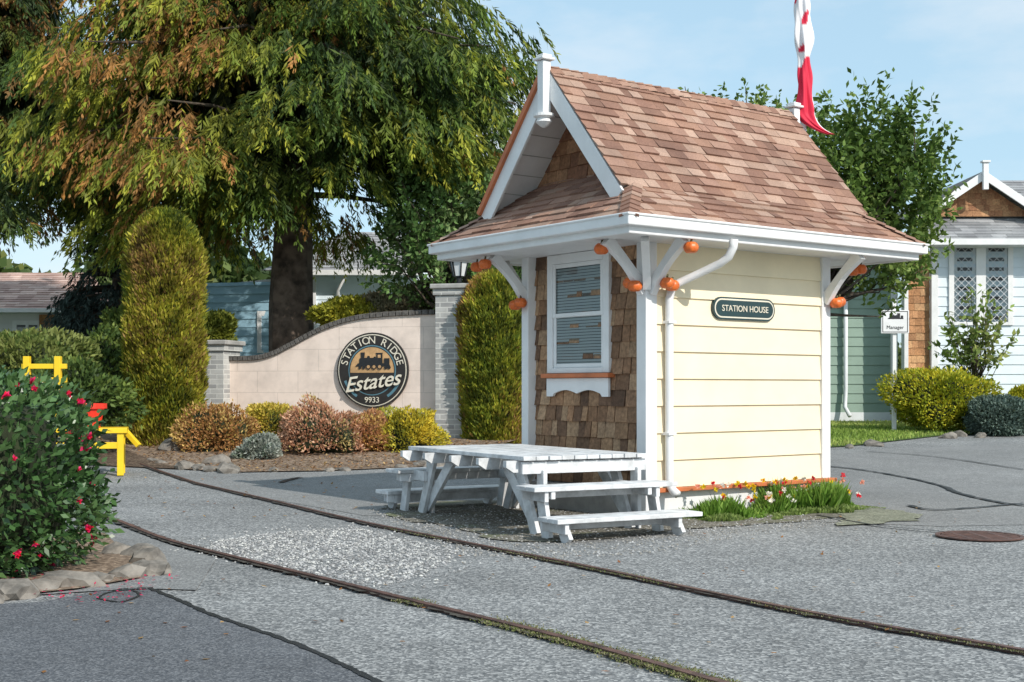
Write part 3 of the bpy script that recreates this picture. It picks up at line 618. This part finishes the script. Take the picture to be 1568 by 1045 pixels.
lp=[(-.36,.06),(-.30,.12),(-.27,.12),(-.27,.21),(-.24,.23),(-.23,.23),(-.24,.34),(-.15,.34),(-.165,.23),(-.10,.23),(-.09,.27),(-.05,.27),(-.04,.23),(.04,.23),(.05,.255),(.08,.255),(.085,.23),(.10,.23),(.10,.31),(.085,.33),(.245,.33),(.23,.31),(.23,.12),(.27,.12),(.27,.22),(.38,.22),(.38,.10),(.40,.06)]
poly('locomotive',[(sx+x*.98,-.206,sz+z+.02) for x,z in lp],BLACK,SG,(0,.010,0))
for i,(wx,r,wz) in enumerate(((-.25,.032,.055),(-.17,.032,.055),(-.07,.055,.07),(.05,.055,.07),(.17,.055,.07),(.30,.035,.055),(.37,.035,.055))):
    poly('loco_wheel_%d'%i,[(sx+wx+r*math.cos(k*.524),-.210,sz+wz+r*math.sin(k*.524)) for k in range(12)],BLACK,SG,(0,.003,0))
    if r>.05: poly('loco_hub_%d'%i,[(sx+wx+r*.6*math.cos(k*.524),-.213,sz+wz+r*.6*math.sin(k*.524)) for k in range(12)],SIGNO,SG,(0,.002,0))
poly('loco_cab_window',[(sx+.13,-.209,sz+.25),(sx+.19,-.209,sz+.25),(sx+.19,-.209,sz+.31),(sx+.13,-.209,sz+.31)],SIGNO,SG,(0,.002,0))
lamp=bpy.data.objects.new('lantern',None);S.collection.objects.link(lamp);lamp.parent=E;lamp.location=(LW,0,3.46);lamp.scale=(1.25,1.25,1.05)
lathe('base',[(.12,0),(.12,.03),(.04,.06),(.04,.14),(.09,.17)],(0,0,0),BLACK,lamp,8);lathe('glass',[(.09,.17),(.14,.45)],(0,0,0),BLIND,lamp,6)
for k in range(6): t=k*math.pi/3; beam('bar_%d'%k,(.095*math.cos(t),.095*math.sin(t),.17),(.15*math.cos(t),.15*math.sin(t),.46),.02,.02,BLACK,lamp,0)
lathe('roof',[(.19,.45),(.17,.48),(.07,.60),(.02,.64),(.02,.70)],(0,0,0),BLACK,lamp,6)
# ---------- vegetation ----------
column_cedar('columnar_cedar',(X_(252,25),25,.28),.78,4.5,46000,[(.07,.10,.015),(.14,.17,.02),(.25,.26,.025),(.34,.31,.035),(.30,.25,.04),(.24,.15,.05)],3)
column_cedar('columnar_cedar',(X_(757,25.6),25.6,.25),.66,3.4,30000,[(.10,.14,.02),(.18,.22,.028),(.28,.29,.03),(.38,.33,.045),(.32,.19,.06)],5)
CP=[(.03,.06,.012),(.06,.105,.018),(.10,.155,.022),(.15,.20,.028),(.24,.27,.032),(.32,.32,.035),(.20,.22,.03),(.32,.16,.045)]
def Rf(h): return 6.5*(1-.30*abs(h-.12)/.12*(h<.12))*(1-max(0,h-.12)/.88*.80)
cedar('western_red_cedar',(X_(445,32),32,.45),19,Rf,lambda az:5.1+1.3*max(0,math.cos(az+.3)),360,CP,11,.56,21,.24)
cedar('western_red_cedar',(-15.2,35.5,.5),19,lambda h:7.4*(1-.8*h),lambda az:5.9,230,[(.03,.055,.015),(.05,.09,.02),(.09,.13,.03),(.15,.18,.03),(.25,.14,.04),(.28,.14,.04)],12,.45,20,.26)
cedar('blue_spruce',(X_(178,34),34,.4),6.4,lambda h:1.7*(1-.8*h),lambda az:2.6,70,[(.05,.08,.07),(.08,.12,.11),(.035,.055,.05)],13,.15,12,.18,inner=False,fl=.4)
BG=[(.06,.11,.018),(.10,.17,.03),(.15,.24,.045),(.22,.30,.07)]
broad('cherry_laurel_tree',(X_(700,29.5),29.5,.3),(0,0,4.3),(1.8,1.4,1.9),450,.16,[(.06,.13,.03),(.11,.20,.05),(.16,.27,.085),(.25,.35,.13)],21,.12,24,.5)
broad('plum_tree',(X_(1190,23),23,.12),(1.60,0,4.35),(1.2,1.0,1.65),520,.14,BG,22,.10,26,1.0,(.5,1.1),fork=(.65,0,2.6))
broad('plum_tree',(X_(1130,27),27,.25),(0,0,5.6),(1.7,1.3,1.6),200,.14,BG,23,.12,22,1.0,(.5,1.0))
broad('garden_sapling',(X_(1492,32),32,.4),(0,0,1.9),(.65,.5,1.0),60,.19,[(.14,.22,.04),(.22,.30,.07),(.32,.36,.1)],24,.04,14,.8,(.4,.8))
def bz(px,py,Y): return (X_(px,Y),Y,Z_(py,Y))
SH=[('barberry_shrub',330,664,24,.66,.48,[(.46,.33,.09),(.54,.28,.11),(.36,.19,.07),(.60,.42,.14)]),
('yellow_spirea',412,645,24.6,.5,.40,[(.55,.46,.06),(.65,.5,.1),(.38,.36,.06)]),
('barberry_shrub',490,660,23.8,.80,.52,[(.58,.30,.18),(.70,.44,.29),(.44,.21,.12),(.56,.44,.18)]),
('yellow_spirea',622,660,24.2,.64,.42,[(.70,.54,.05),(.54,.46,.05),(.38,.38,.06)]),
('barberry_shrub',560,668,23.9,.42,.36,[(.60,.40,.12),(.52,.27,.13)]),
('lavender_bush',398,688,23.0,.36,.25,[(.30,.34,.29),(.44,.47,.42),(.2,.25,.19)])]
for i,(n,px,py,Y,r,rz,p) in enumerate(SH):
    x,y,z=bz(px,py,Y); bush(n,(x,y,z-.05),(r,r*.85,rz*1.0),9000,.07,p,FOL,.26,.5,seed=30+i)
G1=[(.04,.07,.018),(.07,.12,.028),(.12,.18,.04),(.18,.24,.05)]
for i,(px,py,Y,r,rz,p) in enumerate([(155,585,28,.8,.9,G1),(30,555,24,1.2,.45,[(.09,.14,.03),(.16,.20,.05),(.22,.25,.07)]),(95,612,23,1.1,.55,G1),(540,487,30,.8,.4,[(.5,.46,.05),(.34,.34,.04)]),(650,462,31,.7,.35,[(.18,.22,.08),(.26,.27,.08)]),(600,480,30,.6,.35,[(.24,.22,.13),(.30,.26,.16)]),(770,470,32,1.6,1.4,G1),(1290,600,40,1.2,1,G1),(325,515,30,.5,.5,[(.26,.28,.04),(.15,.18,.03)]),(195,530,30,.5,.7,G1)]):
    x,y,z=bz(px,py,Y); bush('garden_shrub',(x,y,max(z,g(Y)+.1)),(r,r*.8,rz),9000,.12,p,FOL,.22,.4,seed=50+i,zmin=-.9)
for i,(n,px,py,Y,r,rz,p) in enumerate([('golden_shrub',1440,612,31,1.12,.68,[(.20,.25,.02),(.38,.40,.03),(.54,.48,.03),(.30,.34,.03)]),('juniper_shrub',1528,640,30,.75,.42,[(.12,.17,.14),(.19,.26,.22),(.08,.12,.09)]),('golden_shrub',1575,615,31.5,.5,.35,[(.42,.42,.03),(.56,.5,.04)])]):
    x,y,z=bz(px,py,Y); bush(n,(x,y,z),(r,r*.8,rz),14000,.09,p,FOL,.2,.5,seed=70+i,zmin=-.9)
BC=np.array([-4.50,9.9,.70]);BR=np.array([1.27,1.2,.93])
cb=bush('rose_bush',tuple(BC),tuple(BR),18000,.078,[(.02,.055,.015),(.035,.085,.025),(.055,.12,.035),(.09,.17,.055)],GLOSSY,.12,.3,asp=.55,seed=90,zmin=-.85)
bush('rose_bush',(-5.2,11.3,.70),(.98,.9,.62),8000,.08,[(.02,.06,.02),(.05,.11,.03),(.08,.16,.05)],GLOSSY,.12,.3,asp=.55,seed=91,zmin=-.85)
FL=vcol('petals',.6,0,.1,.3,0)
d=rdir(260); d=d[(d[:,1]<.4)&(d[:,0]>-.3)&(d[:,2]>-.8)][:80]
Pc=d*BR*(1+.12*sn(d,4.0,90))[:,None]*1.04
P=np.repeat(Pc,16,0);N=len(P);dd=np.repeat(d,16,0);sc=np.repeat(rng.uniform(.5,1.25,len(Pc)),16)[:,None];D=unit(dd*.5+rdir(N)*.8)*rng.uniform(.02,.05,(N,1))*sc;leaves('petals',P,D,perp(D)*.035*sc,choose([(.70,.015,.12),(.85,.05,.2),(.75,.015,.05)],N),FL,cb)
litter('fallen_petals',[gp(20,890),gp(60,880),gp(190,885),(-2.4,9.6),gp(190,930),gp(60,925)],160,.03,[(.7,.02,.12),(.6,.02,.06)],.03)
rocks('bush_border_rocks',[gp(*p) for p in [(70,905),(110,900),(150,893),(190,885),(215,878),(225,862),(212,850),(175,850),(20,915),(-30,925),(235,880)]],.09,.17,None,.5)
patch('shrub_bed',[gp(-300,935),gp(0,918),gp(120,905),gp(215,888),gp(225,860),gp(180,838),(-3.9,12.5),(-6,13),(-9,12)],.022,MULCH)
u_=np.array([.803,.596]);v_=np.array([-.596,.803])
def grasstuft(n,area,N,h,pals,z=0.0,parent=None,wd=.012):
    t=rng.uniform(area[0],area[1],N);s=rng.uniform(area[2],area[3],N)
    s=s+.10*np.sin(t*5)+.06*np.sin(t*11);xy=np.array(C0)+t[:,None]*u_+np.minimum(s,-.03)[:,None]*v_
    P=np.stack([xy[:,0],xy[:,1],np.full(N,z)],1);clump=.55+.45*np.clip(sn(P,5,4),-1,1);D=unit(rdir(N)*.55+np.array([0,0,1]))*(h*rng.uniform(.4,1.1,N)*clump)[:,None]
    leaves(n,P,D,perp(D)*wd,choose(pals,N,P,3,2),FOL,parent);return P
fb=empty('flower_bed')
grasstuft('foliage',(.35,2.95,-.5,-.08),6500,.38,[(.14,.26,.035),(.22,.34,.06),(.31,.42,.09)],0,fb,.03)
grasstuft('foliage_low',(.25,3.1,-.74,-.05),10000,.10,[(.17,.24,.06),(.25,.32,.10),(.28,.28,.14)],0,fb,.04)
N=80;t=rng.uniform(.5,2.95,N);s=rng.uniform(-.5,-.1,N);xy=np.array(C0)+t[:,None]*u_+s[:,None]*v_;Pc=np.stack([xy[:,0],xy[:,1],rng.uniform(.12,.38,N)],1)
P=np.repeat(Pc,12,0);col=np.repeat(choose([(.85,.65,.02),(.85,.82,.75),(.85,.55,.02),(.7,.04,.06),(.8,.4,.3)],N),12,0);D=unit(rdir(len(P))+np.array([0,-.3,.3]))*.04;leaves('blooms',P,D,perp(D)*.03,col,FL,fb)
LP=[gp(1262,686),gp(1300,684),gp(1440,668),gp(1560,664),gp(1700,664),gp(1700,640),gp(1440,648),gp(1262,648)]
patch('lawn',LP,.02,GRASSG)
def blades(n,P,N,h,pals):
    xs=[p[0] for p in P];ys=[p[1] for p in P];Q=[]
    while len(Q)<N:
        x=random.uniform(min(xs),max(xs));y=random.uniform(min(ys),max(ys))
        if inpoly(x,y,P): Q.append((x,y,g(y)+.02))
    Q=np.array(Q);D=unit(rdir(N)*.5+np.array([0,0,1]))*(h*rng.uniform(.5,1.2,N))[:,None];leaves(n,Q,D,perp(D)*.025,choose(pals,N,Q,.8,6),FOL)
blades('grass',LP,16000,.09,[(.20,.30,.05),(.29,.40,.08),(.38,.44,.12)])
rocks('lawn_edge_rocks',[gp(px,py) for px,py in [(1300,686),(1340,683),(1470,668),(1500,670),(1450,671),(1530,667)]],.1,.2)
gx,gy=gp(1500,823);M=empty('drain_grate',(gx,gy,.012))
lathe('frame',[(.40,0),(.40,.012),(.36,.012),(.36,.002)],(0,0,0),RUST,M,32);lathe('pit',[(.36,.001),(.01,.001)],(0,0,0),BLACK,M,32)
for k in range(-5,6):
    y=k*.062;h=math.sqrt(max(.35**2-y*y,0));box('bar_%d'%k,-h,h,y-.013,y+.013,.003,.011,RUST,M,0)
for k in (-.18,0,.18): box('cross_%d'%(k*100),k-.02,k+.02,-.29,.29,.0035,.0105,RUST,M,0)
sxp=X_(1369,31);NS=empty('notice_sign',(sxp,31,g(31)+.2))
box('post',-.045,.045,-.045,.045,-.3,2.95,WHITE,NS);box('board',-.33,.33,-.09,-.05,2.15,2.70,WHITE,NS)
for i,(a_,b_,c_,d_) in enumerate([(-.30,.30,2.66,2.675),(-.30,.30,2.175,2.19),(-.30,-.285,2.19,2.66),(.285,.30,2.19,2.66)]): box('edge_%d'%i,a_,b_,-.094,-.091,c_,d_,BLACK,NS,0)
text('label','Manager',.12,Matrix.Translation((0,-.094,2.29))@Matrix.Rotation(math.pi/2,4,'X'),BLACK,NS,.002)
poly('loco_icon',[(x*.5,-.096,2.46+z*.5) for x,z in lp],BLACK,NS,(0,.003,0))
# yellow garden cart
YC=empty('garden_cart',(X_(150,20.5),20.5,.05),.25)
box('deck',-.75,.45,-.35,.35,.66,.74,YELLOW,YC);box('leg_a',.30,.40,-.32,-.22,0,.66,YELLOW,YC);box('leg_b',.30,.40,.22,.32,0,.66,YELLOW,YC);box('leg_c',-.72,-.62,-.32,-.22,0,.66,YELLOW,YC);box('leg_d',-.72,-.62,.22,.32,0,.66,YELLOW,YC)
box('side_rail',-.62,.30,-.34,-.30,.42,.52,YELLOW,YC)
beam('handle',(.40,0,.70),(.62,-.1,.45),.09,.07,YELLOW,YC)
for nm_,px_ in (('flower_pot',140),):
    RP=empty(nm_,(X_(px_,20.5),20.45,.79));lathe('pot',[(.15,0),(.21,.30),(.25,.30),(.25,.38),(.20,.38),(.18,.32)],(0,0,0),RED,RP)
YT=empty('garden_trellis',(X_(68,21),21,.1))
for x in (-.28,.22): box('upright_%d'%(x*100),x-.05,x+.05,-.05,.05,0,1.82,YELLOW,YT)
for z in (1.40,1.62): box('crossbar_%d'%(z*100),-.36,.36,-.03,.03,z,z+.08,YELLOW,YT)
# ---------- houses ----------
GR=pal([(.34,.345,.35),(.40,.405,.41),(.28,.285,.29)],.1)
def siding(nm,parent,xa,xb,y,za,zb_,col,exp=.26):
    shingles(nm,SIDE,(xa,y,za),(1,0,0),(0,0,1),lambda v:(0,xb-xa),zb_-za,exp,99,99,.026,lambda r:col,parent,0,0)
    box(nm+'_core',xa,xb,y+.01,y+.3,za-.2,zb_,SKIRT,parent,0)
def hwin(parent,nm,x,y,z,w,h,lattice=False,panes=2):
    e,a0,a1,b0,b1,m=win(parent,nm,(x,y-.03,z),0,w,h,tr=.14)
    mesh('glass',[(a0,.0,b0),(a1,.0,b0),(a1,.0,b1),(a0,.0,b1)],[(0,1,2,3)],GLASS,e)
    mesh('dark_void',[(a0,.019,b0),(a1,.019,b0),(a1,.019,b1),(a0,.019,b1)],[(0,1,2,3)],DARKIN,e)
    mw=.13 if lattice else .05
    for k in range(1,panes): xx=a0+(a1-a0)*k/panes; box('mullion_%d'%k,xx-mw,xx+mw,-.03,.015,b0,b1,WHITE,e)
    if lattice:
        for p in range(panes):
            u0=a0+(a1-a0)*p/panes+(.13 if p else 0);u1=a0+(a1-a0)*(p+1)/panes-(.13 if p<panes-1 else 0)
            cw=(u1-u0)*.26
            for q in (0,1):
                mesh('curtain',[(u0 if q==0 else u1-cw,.012,b0),(u0+cw if q==0 else u1,.012,b0),(u0+cw*.5 if q==0 else u1,.012,b1),(u0 if q==0 else u1-cw*.5,.012,b1)],[(0,1,2,3)],WHITE,e)
            st=.19
            c=u0-(b1-b0)
            while c<u1:
                for sgn in (1,-1):
                    za=max(b0,b0+(u0-c));zb2=min(b1,b0+(u1-c))
                    if zb2-za>.03:
                        xa_,xb_=c+(za-b0),c+(zb2-b0)
                        if sgn<0: xa_,xb_=u0+u1-xa_,u0+u1-xb_
                        beam('lead',(xa_,-.012 if sgn>0 else -.018,za),(xb_,-.012 if sgn>0 else -.018,zb2),.012,.004,SKIRT,e,0,side=(0.7,0,-.7*sgn))
                c+=st
Hn=empty('blue_white_house')
WB=(.68,.75,.80)
siding('front_siding',Hn,11.3,18,35,.75,5.3,WB)
box('foundation',11.3,18,34.99,35.25,.3,.75,CONC,Hn,0)
box('corner_board',11.22,11.4,34.93,35.1,.6,5.28,WHITE,Hn)
shingles('shingle_bay',WSH,(10.62,35.1,.7),(1,0,0),(0,0,1),lambda v:(0,.6),4.4,.2,.12,.28,.02,pal([(.60,.31,.15),(.66,.38,.19),(.52,.26,.12)],.15),Hn)
box('shingle_bay_core',10.62,11.2,35.11,35.4,.4,5.2,SKIRT,Hn,0);box('bay_corner',10.52,10.63,35.02,35.3,.5,5.2,WHITE,Hn)
hwin(Hn,'front_window',X_(1452,35),35,Z_(498,35),1.72,2.22,True,2)
box('eave_gutter',10.3,18.4,34.2,34.34,5.17,5.33,WHITE,Hn);box('eave_soffit',10.35,18.3,34.35,35.0,5.18,5.21,WHITE,Hn,0)
shingles('skirt_roof',SHIN,(10.3,34.3,5.3),(1,0,0),(0,1.5,.85),lambda v:(v*.7,8.1),1.75,.2,.3,.6,.02,GR,Hn,.003,.5)
gx0,gy0,gz=X_(1502,35.3),35.5,6.08; hw=1.75; rise=1.05
shingles('gable_shingles',WSH,(gx0-hw*.85,gy0,gz),(1,0,0),(0,0,1),lambda v:(v*1.5,hw*1.7-v*1.5),.98,.16,.12,.25,.02,pal([(.5,.26,.13),(.58,.32,.16),(.42,.2,.1)],.15),Hn)
for s in (-1,1):
    beam('barge_%d'%s,(gx0,gy0-.45,gz+rise),(gx0+s*hw,gy0-.45,gz-.12),.05,.2,WHITE,Hn,side=(0,1,0))
    poly('roof_slab_%d'%s,[(gx0,gy0-.42,gz+rise+.12),(gx0+s*(hw+.05),gy0-.42,gz-.02),(gx0+s*(hw+.05),gy0+6,gz-.02),(gx0,gy0+6,gz+rise+.12)],CAPB,Hn,(0,0,-.05))
box('finial',gx0-.07,gx0+.07,gy0-.6,gy0-.48,gz+.65,gz+rise+.32,WHITE,Hn);box('finial_cap',gx0-.11,gx0+.11,gy0-.64,gy0-.44,gz+rise+.32,gz+rise+.37,WHITE,Hn)
shingles('rear_roof',SHIN,(12.8,38,6.4),(1,0,0),(0,2,1.2),lambda v:(v*.55,8),2.8,.2,.3,.6,.02,GR,Hn,.003,.5)
box('rear_wall',12.8,20.8,38.1,38.4,.5,6.45,SKIRT,Hn,0);beam('rear_fascia',(12.8,37.95,6.4),(20.8,37.95,6.4),.06,.16,WHITE,Hn)
Hg=empty('green_house')
siding('front_siding',Hg,5.5,10.5,36,.75,5.1,(.25,.34,.28))
box('foundation',5.5,10.5,35.97,36.2,.3,.75,SKIRT,Hg,0);box('corner_board',10.42,10.6,35.9,36.2,.55,5.1,WHITE,Hg)
tube('downspout',[(X_(1295,35.85),35.85,5.0),(X_(1295,35.85),35.85,1.4),(X_(1293,35.85),35.8,.9),(X_(1298,35.85),35.6,.65)],.06,SKIRT,Hg,8)
box('eave',4.8,10.6,35.35,35.5,5.0,5.16,WHITE,Hg);box('soffit',4.9,10.55,35.5,36,5.02,5.05,WHITE,Hg,0)
shingles('roof',SHIN,(4.8,35.45,5.15),(1,0,0),(0,3,1.6),lambda v:(v*.5,5.9-v*.4),2.3,.2,.3,.6,.02,GR,Hg,.003,.5)
Hb=empty('blue_house')
siding('front_siding',Hb,X_(480,40),X_(760,40),40,.75,4.95,(.70,.80,.86))  # front siding coloured as the sunlit side
shingles('side_siding',SIDE,(X_(480,40)-3.87,40.9,.7),(.974,-.226,0),(0,0,1),lambda v:(0,3.97),4.0,.26,99,99,.024,lambda r:(.34,.54,.66),Hb,0,0)  # side siding coloured darker, with its shade painted in
poly('side_core',[(X_(480,40),40.05,.5),(X_(480,40)-3.8,40.95,.5),(X_(480,40)-3.8,40.95,4.6),(X_(480,40),40.05,4.9)],SKIRT,Hb,(0,.3,0))
box('corner_board',X_(480,40)-.09,X_(480,40)+.09,39.9,40.1,.5,4.85,WHITE,Hb)
box('gutter',X_(476,39.5),X_(640,39.5),39.4,39.55,4.83,4.99,WHITE,Hb);box('soffit',X_(476,39.5),X_(640,39.5),39.55,40,4.85,4.88,WHITE,Hb,0)
shingles('roof',SHIN,(X_(400,39.5),39.5,4.97),(1,0,0),(0,3,1.7),lambda v:(v*.75,X_(640,39.5)-X_(400,39.5)-v*.25),3.0,.2,.3,.6,.02,GR,Hb,.003,.5)
tube('downspout',[(X_(530,39.45),39.5,4.85),(X_(517,39.8),39.9,4.4),(X_(514,39.9),39.9,1)],.06,WHITE,Hb,8)
hwin(Hb,'front_window',X_(560,40),40,2.9,1.2,1.3);hwin(Hb,'front_window_b',X_(640,40),40,2.6,1.2,1.3)
hwin(Hb,'side_window',X_(395,40)-.1,40.42,2.5,.7,1.3)
Hl=empty('white_house')
siding('front_siding',Hl,-20,X_(175,45),45,.75,4.1,(.68,.68,.67))
shingles('roof',SHIN,(-20.5,44.3,4.1),(1,0,0),(0,3,1.4),lambda v:(v*.2,7-v*.5),3.6,.22,.3,.6,.02,pal([(.54,.37,.31),(.62,.45,.38),(.46,.31,.26)],.1),Hl,.003,.5)
box('gutter',-20.5,-13.5,44.15,44.3,3.98,4.12,WHITE,Hl);box('soffit',-20.4,-13.6,44.3,45,3.99,4.02,WHITE,Hl,0)
hwin(Hl,'front_window',X_(88,45),45,2.4,1.35,1.35,False,2);hwin(Hl,'front_window_b',X_(20,45),45,2.4,1.0,1.35,False,2)
shingles('shingle_panel',WSH,(X_(60,44.9),44.9,.75),(1,0,0),(0,0,1),lambda v:(0,.55),3.2,.2,.12,.28,.02,pal([(.5,.25,.11),(.42,.2,.09)],.15),Hl)
N=50000
az=rng.uniform(-75,75,N);hh=rng.random(N);topz=4.2+1.6*sn(np.stack([az*.25,az*0,az*0],1),1.3,8)+1.2*sn(np.stack([az,az*0,az*0],1),1.1,9)
topz=np.where((az>14),topz*.6+1.5,topz+5.0)
P=np.stack([az,78+rng.normal(size=N)*2.0,.3+hh**.7*np.clip(topz,2.5,14)],1);D=rdir(N)*.85;leaves('distant_trees',P,D,perp(D)*.65,choose([(.04,.07,.02),(.07,.11,.03),(.12,.16,.045),(.18,.2,.05)],N,P,.25,7),FOL)
# ---------- sky / light ----------
sun=np.array([.66,-.75]);sun/=np.linalg.norm(sun);el=math.radians(37)
w=bpy.data.worlds.new('World');S.world=w;w.use_nodes=True;nt=w.node_tree;bgn=nt.nodes['Background']
sky=nt.nodes.new('ShaderNodeTexSky');sky.sky_type='NISHITA';sky.sun_disc=False;sky.sun_elevation=el;sky.sun_rotation=math.atan2(sun[0],sun[1]);sky.air_density=1.0;sky.dust_density=1.0;sky.ozone_density=1.2
tc=nt.nodes.new('ShaderNodeTexCoord');mp=nt.nodes.new('ShaderNodeMapping');mp.inputs['Scale'].default_value=(1,1,2.6);nt.links.new(tc.outputs['Generated'],mp.inputs[0])
hz=mix(nt,.60,sky.outputs[0],(4.2,6.2,7.4))
nz=noise(nt,3.2,7,mp.outputs[0],.55);r=ramp(nt,[(.44,(0,0,0)),(.70,(.8,.8,.8))]);nt.links.new(nz.outputs[0],r.inputs[0])
c=mix(nt,r.outputs[0],hz,(6.3,6.6,6.9));nt.links.new(c,bgn.inputs[0]);bgn.inputs[1].default_value=.145
l=bpy.data.lights.new('sun','SUN');l.energy=4.2;l.angle=math.radians(.5);l.color=(1,.945,.86);lo=bpy.data.objects.new('sun',l);S.collection.objects.link(lo)
lo.rotation_euler=Vector((-sun[0]*math.cos(el),-sun[1]*math.cos(el),-math.sin(el))).to_track_quat('-Z','Y').to_euler()
cam=bpy.data.cameras.new('camera');cam.lens=36*F/1568;cam.sensor_width=36;cam.shift_y=73/1568;cam.clip_end=2000;co=bpy.data.objects.new('camera',cam);S.collection.objects.link(co);co.location=(0,0,H0);co.rotation_euler=(math.pi/2,0,0);S.camera=co
S.view_settings.view_transform='Standard';S.view_settings.look='None';S.view_settings.exposure=0
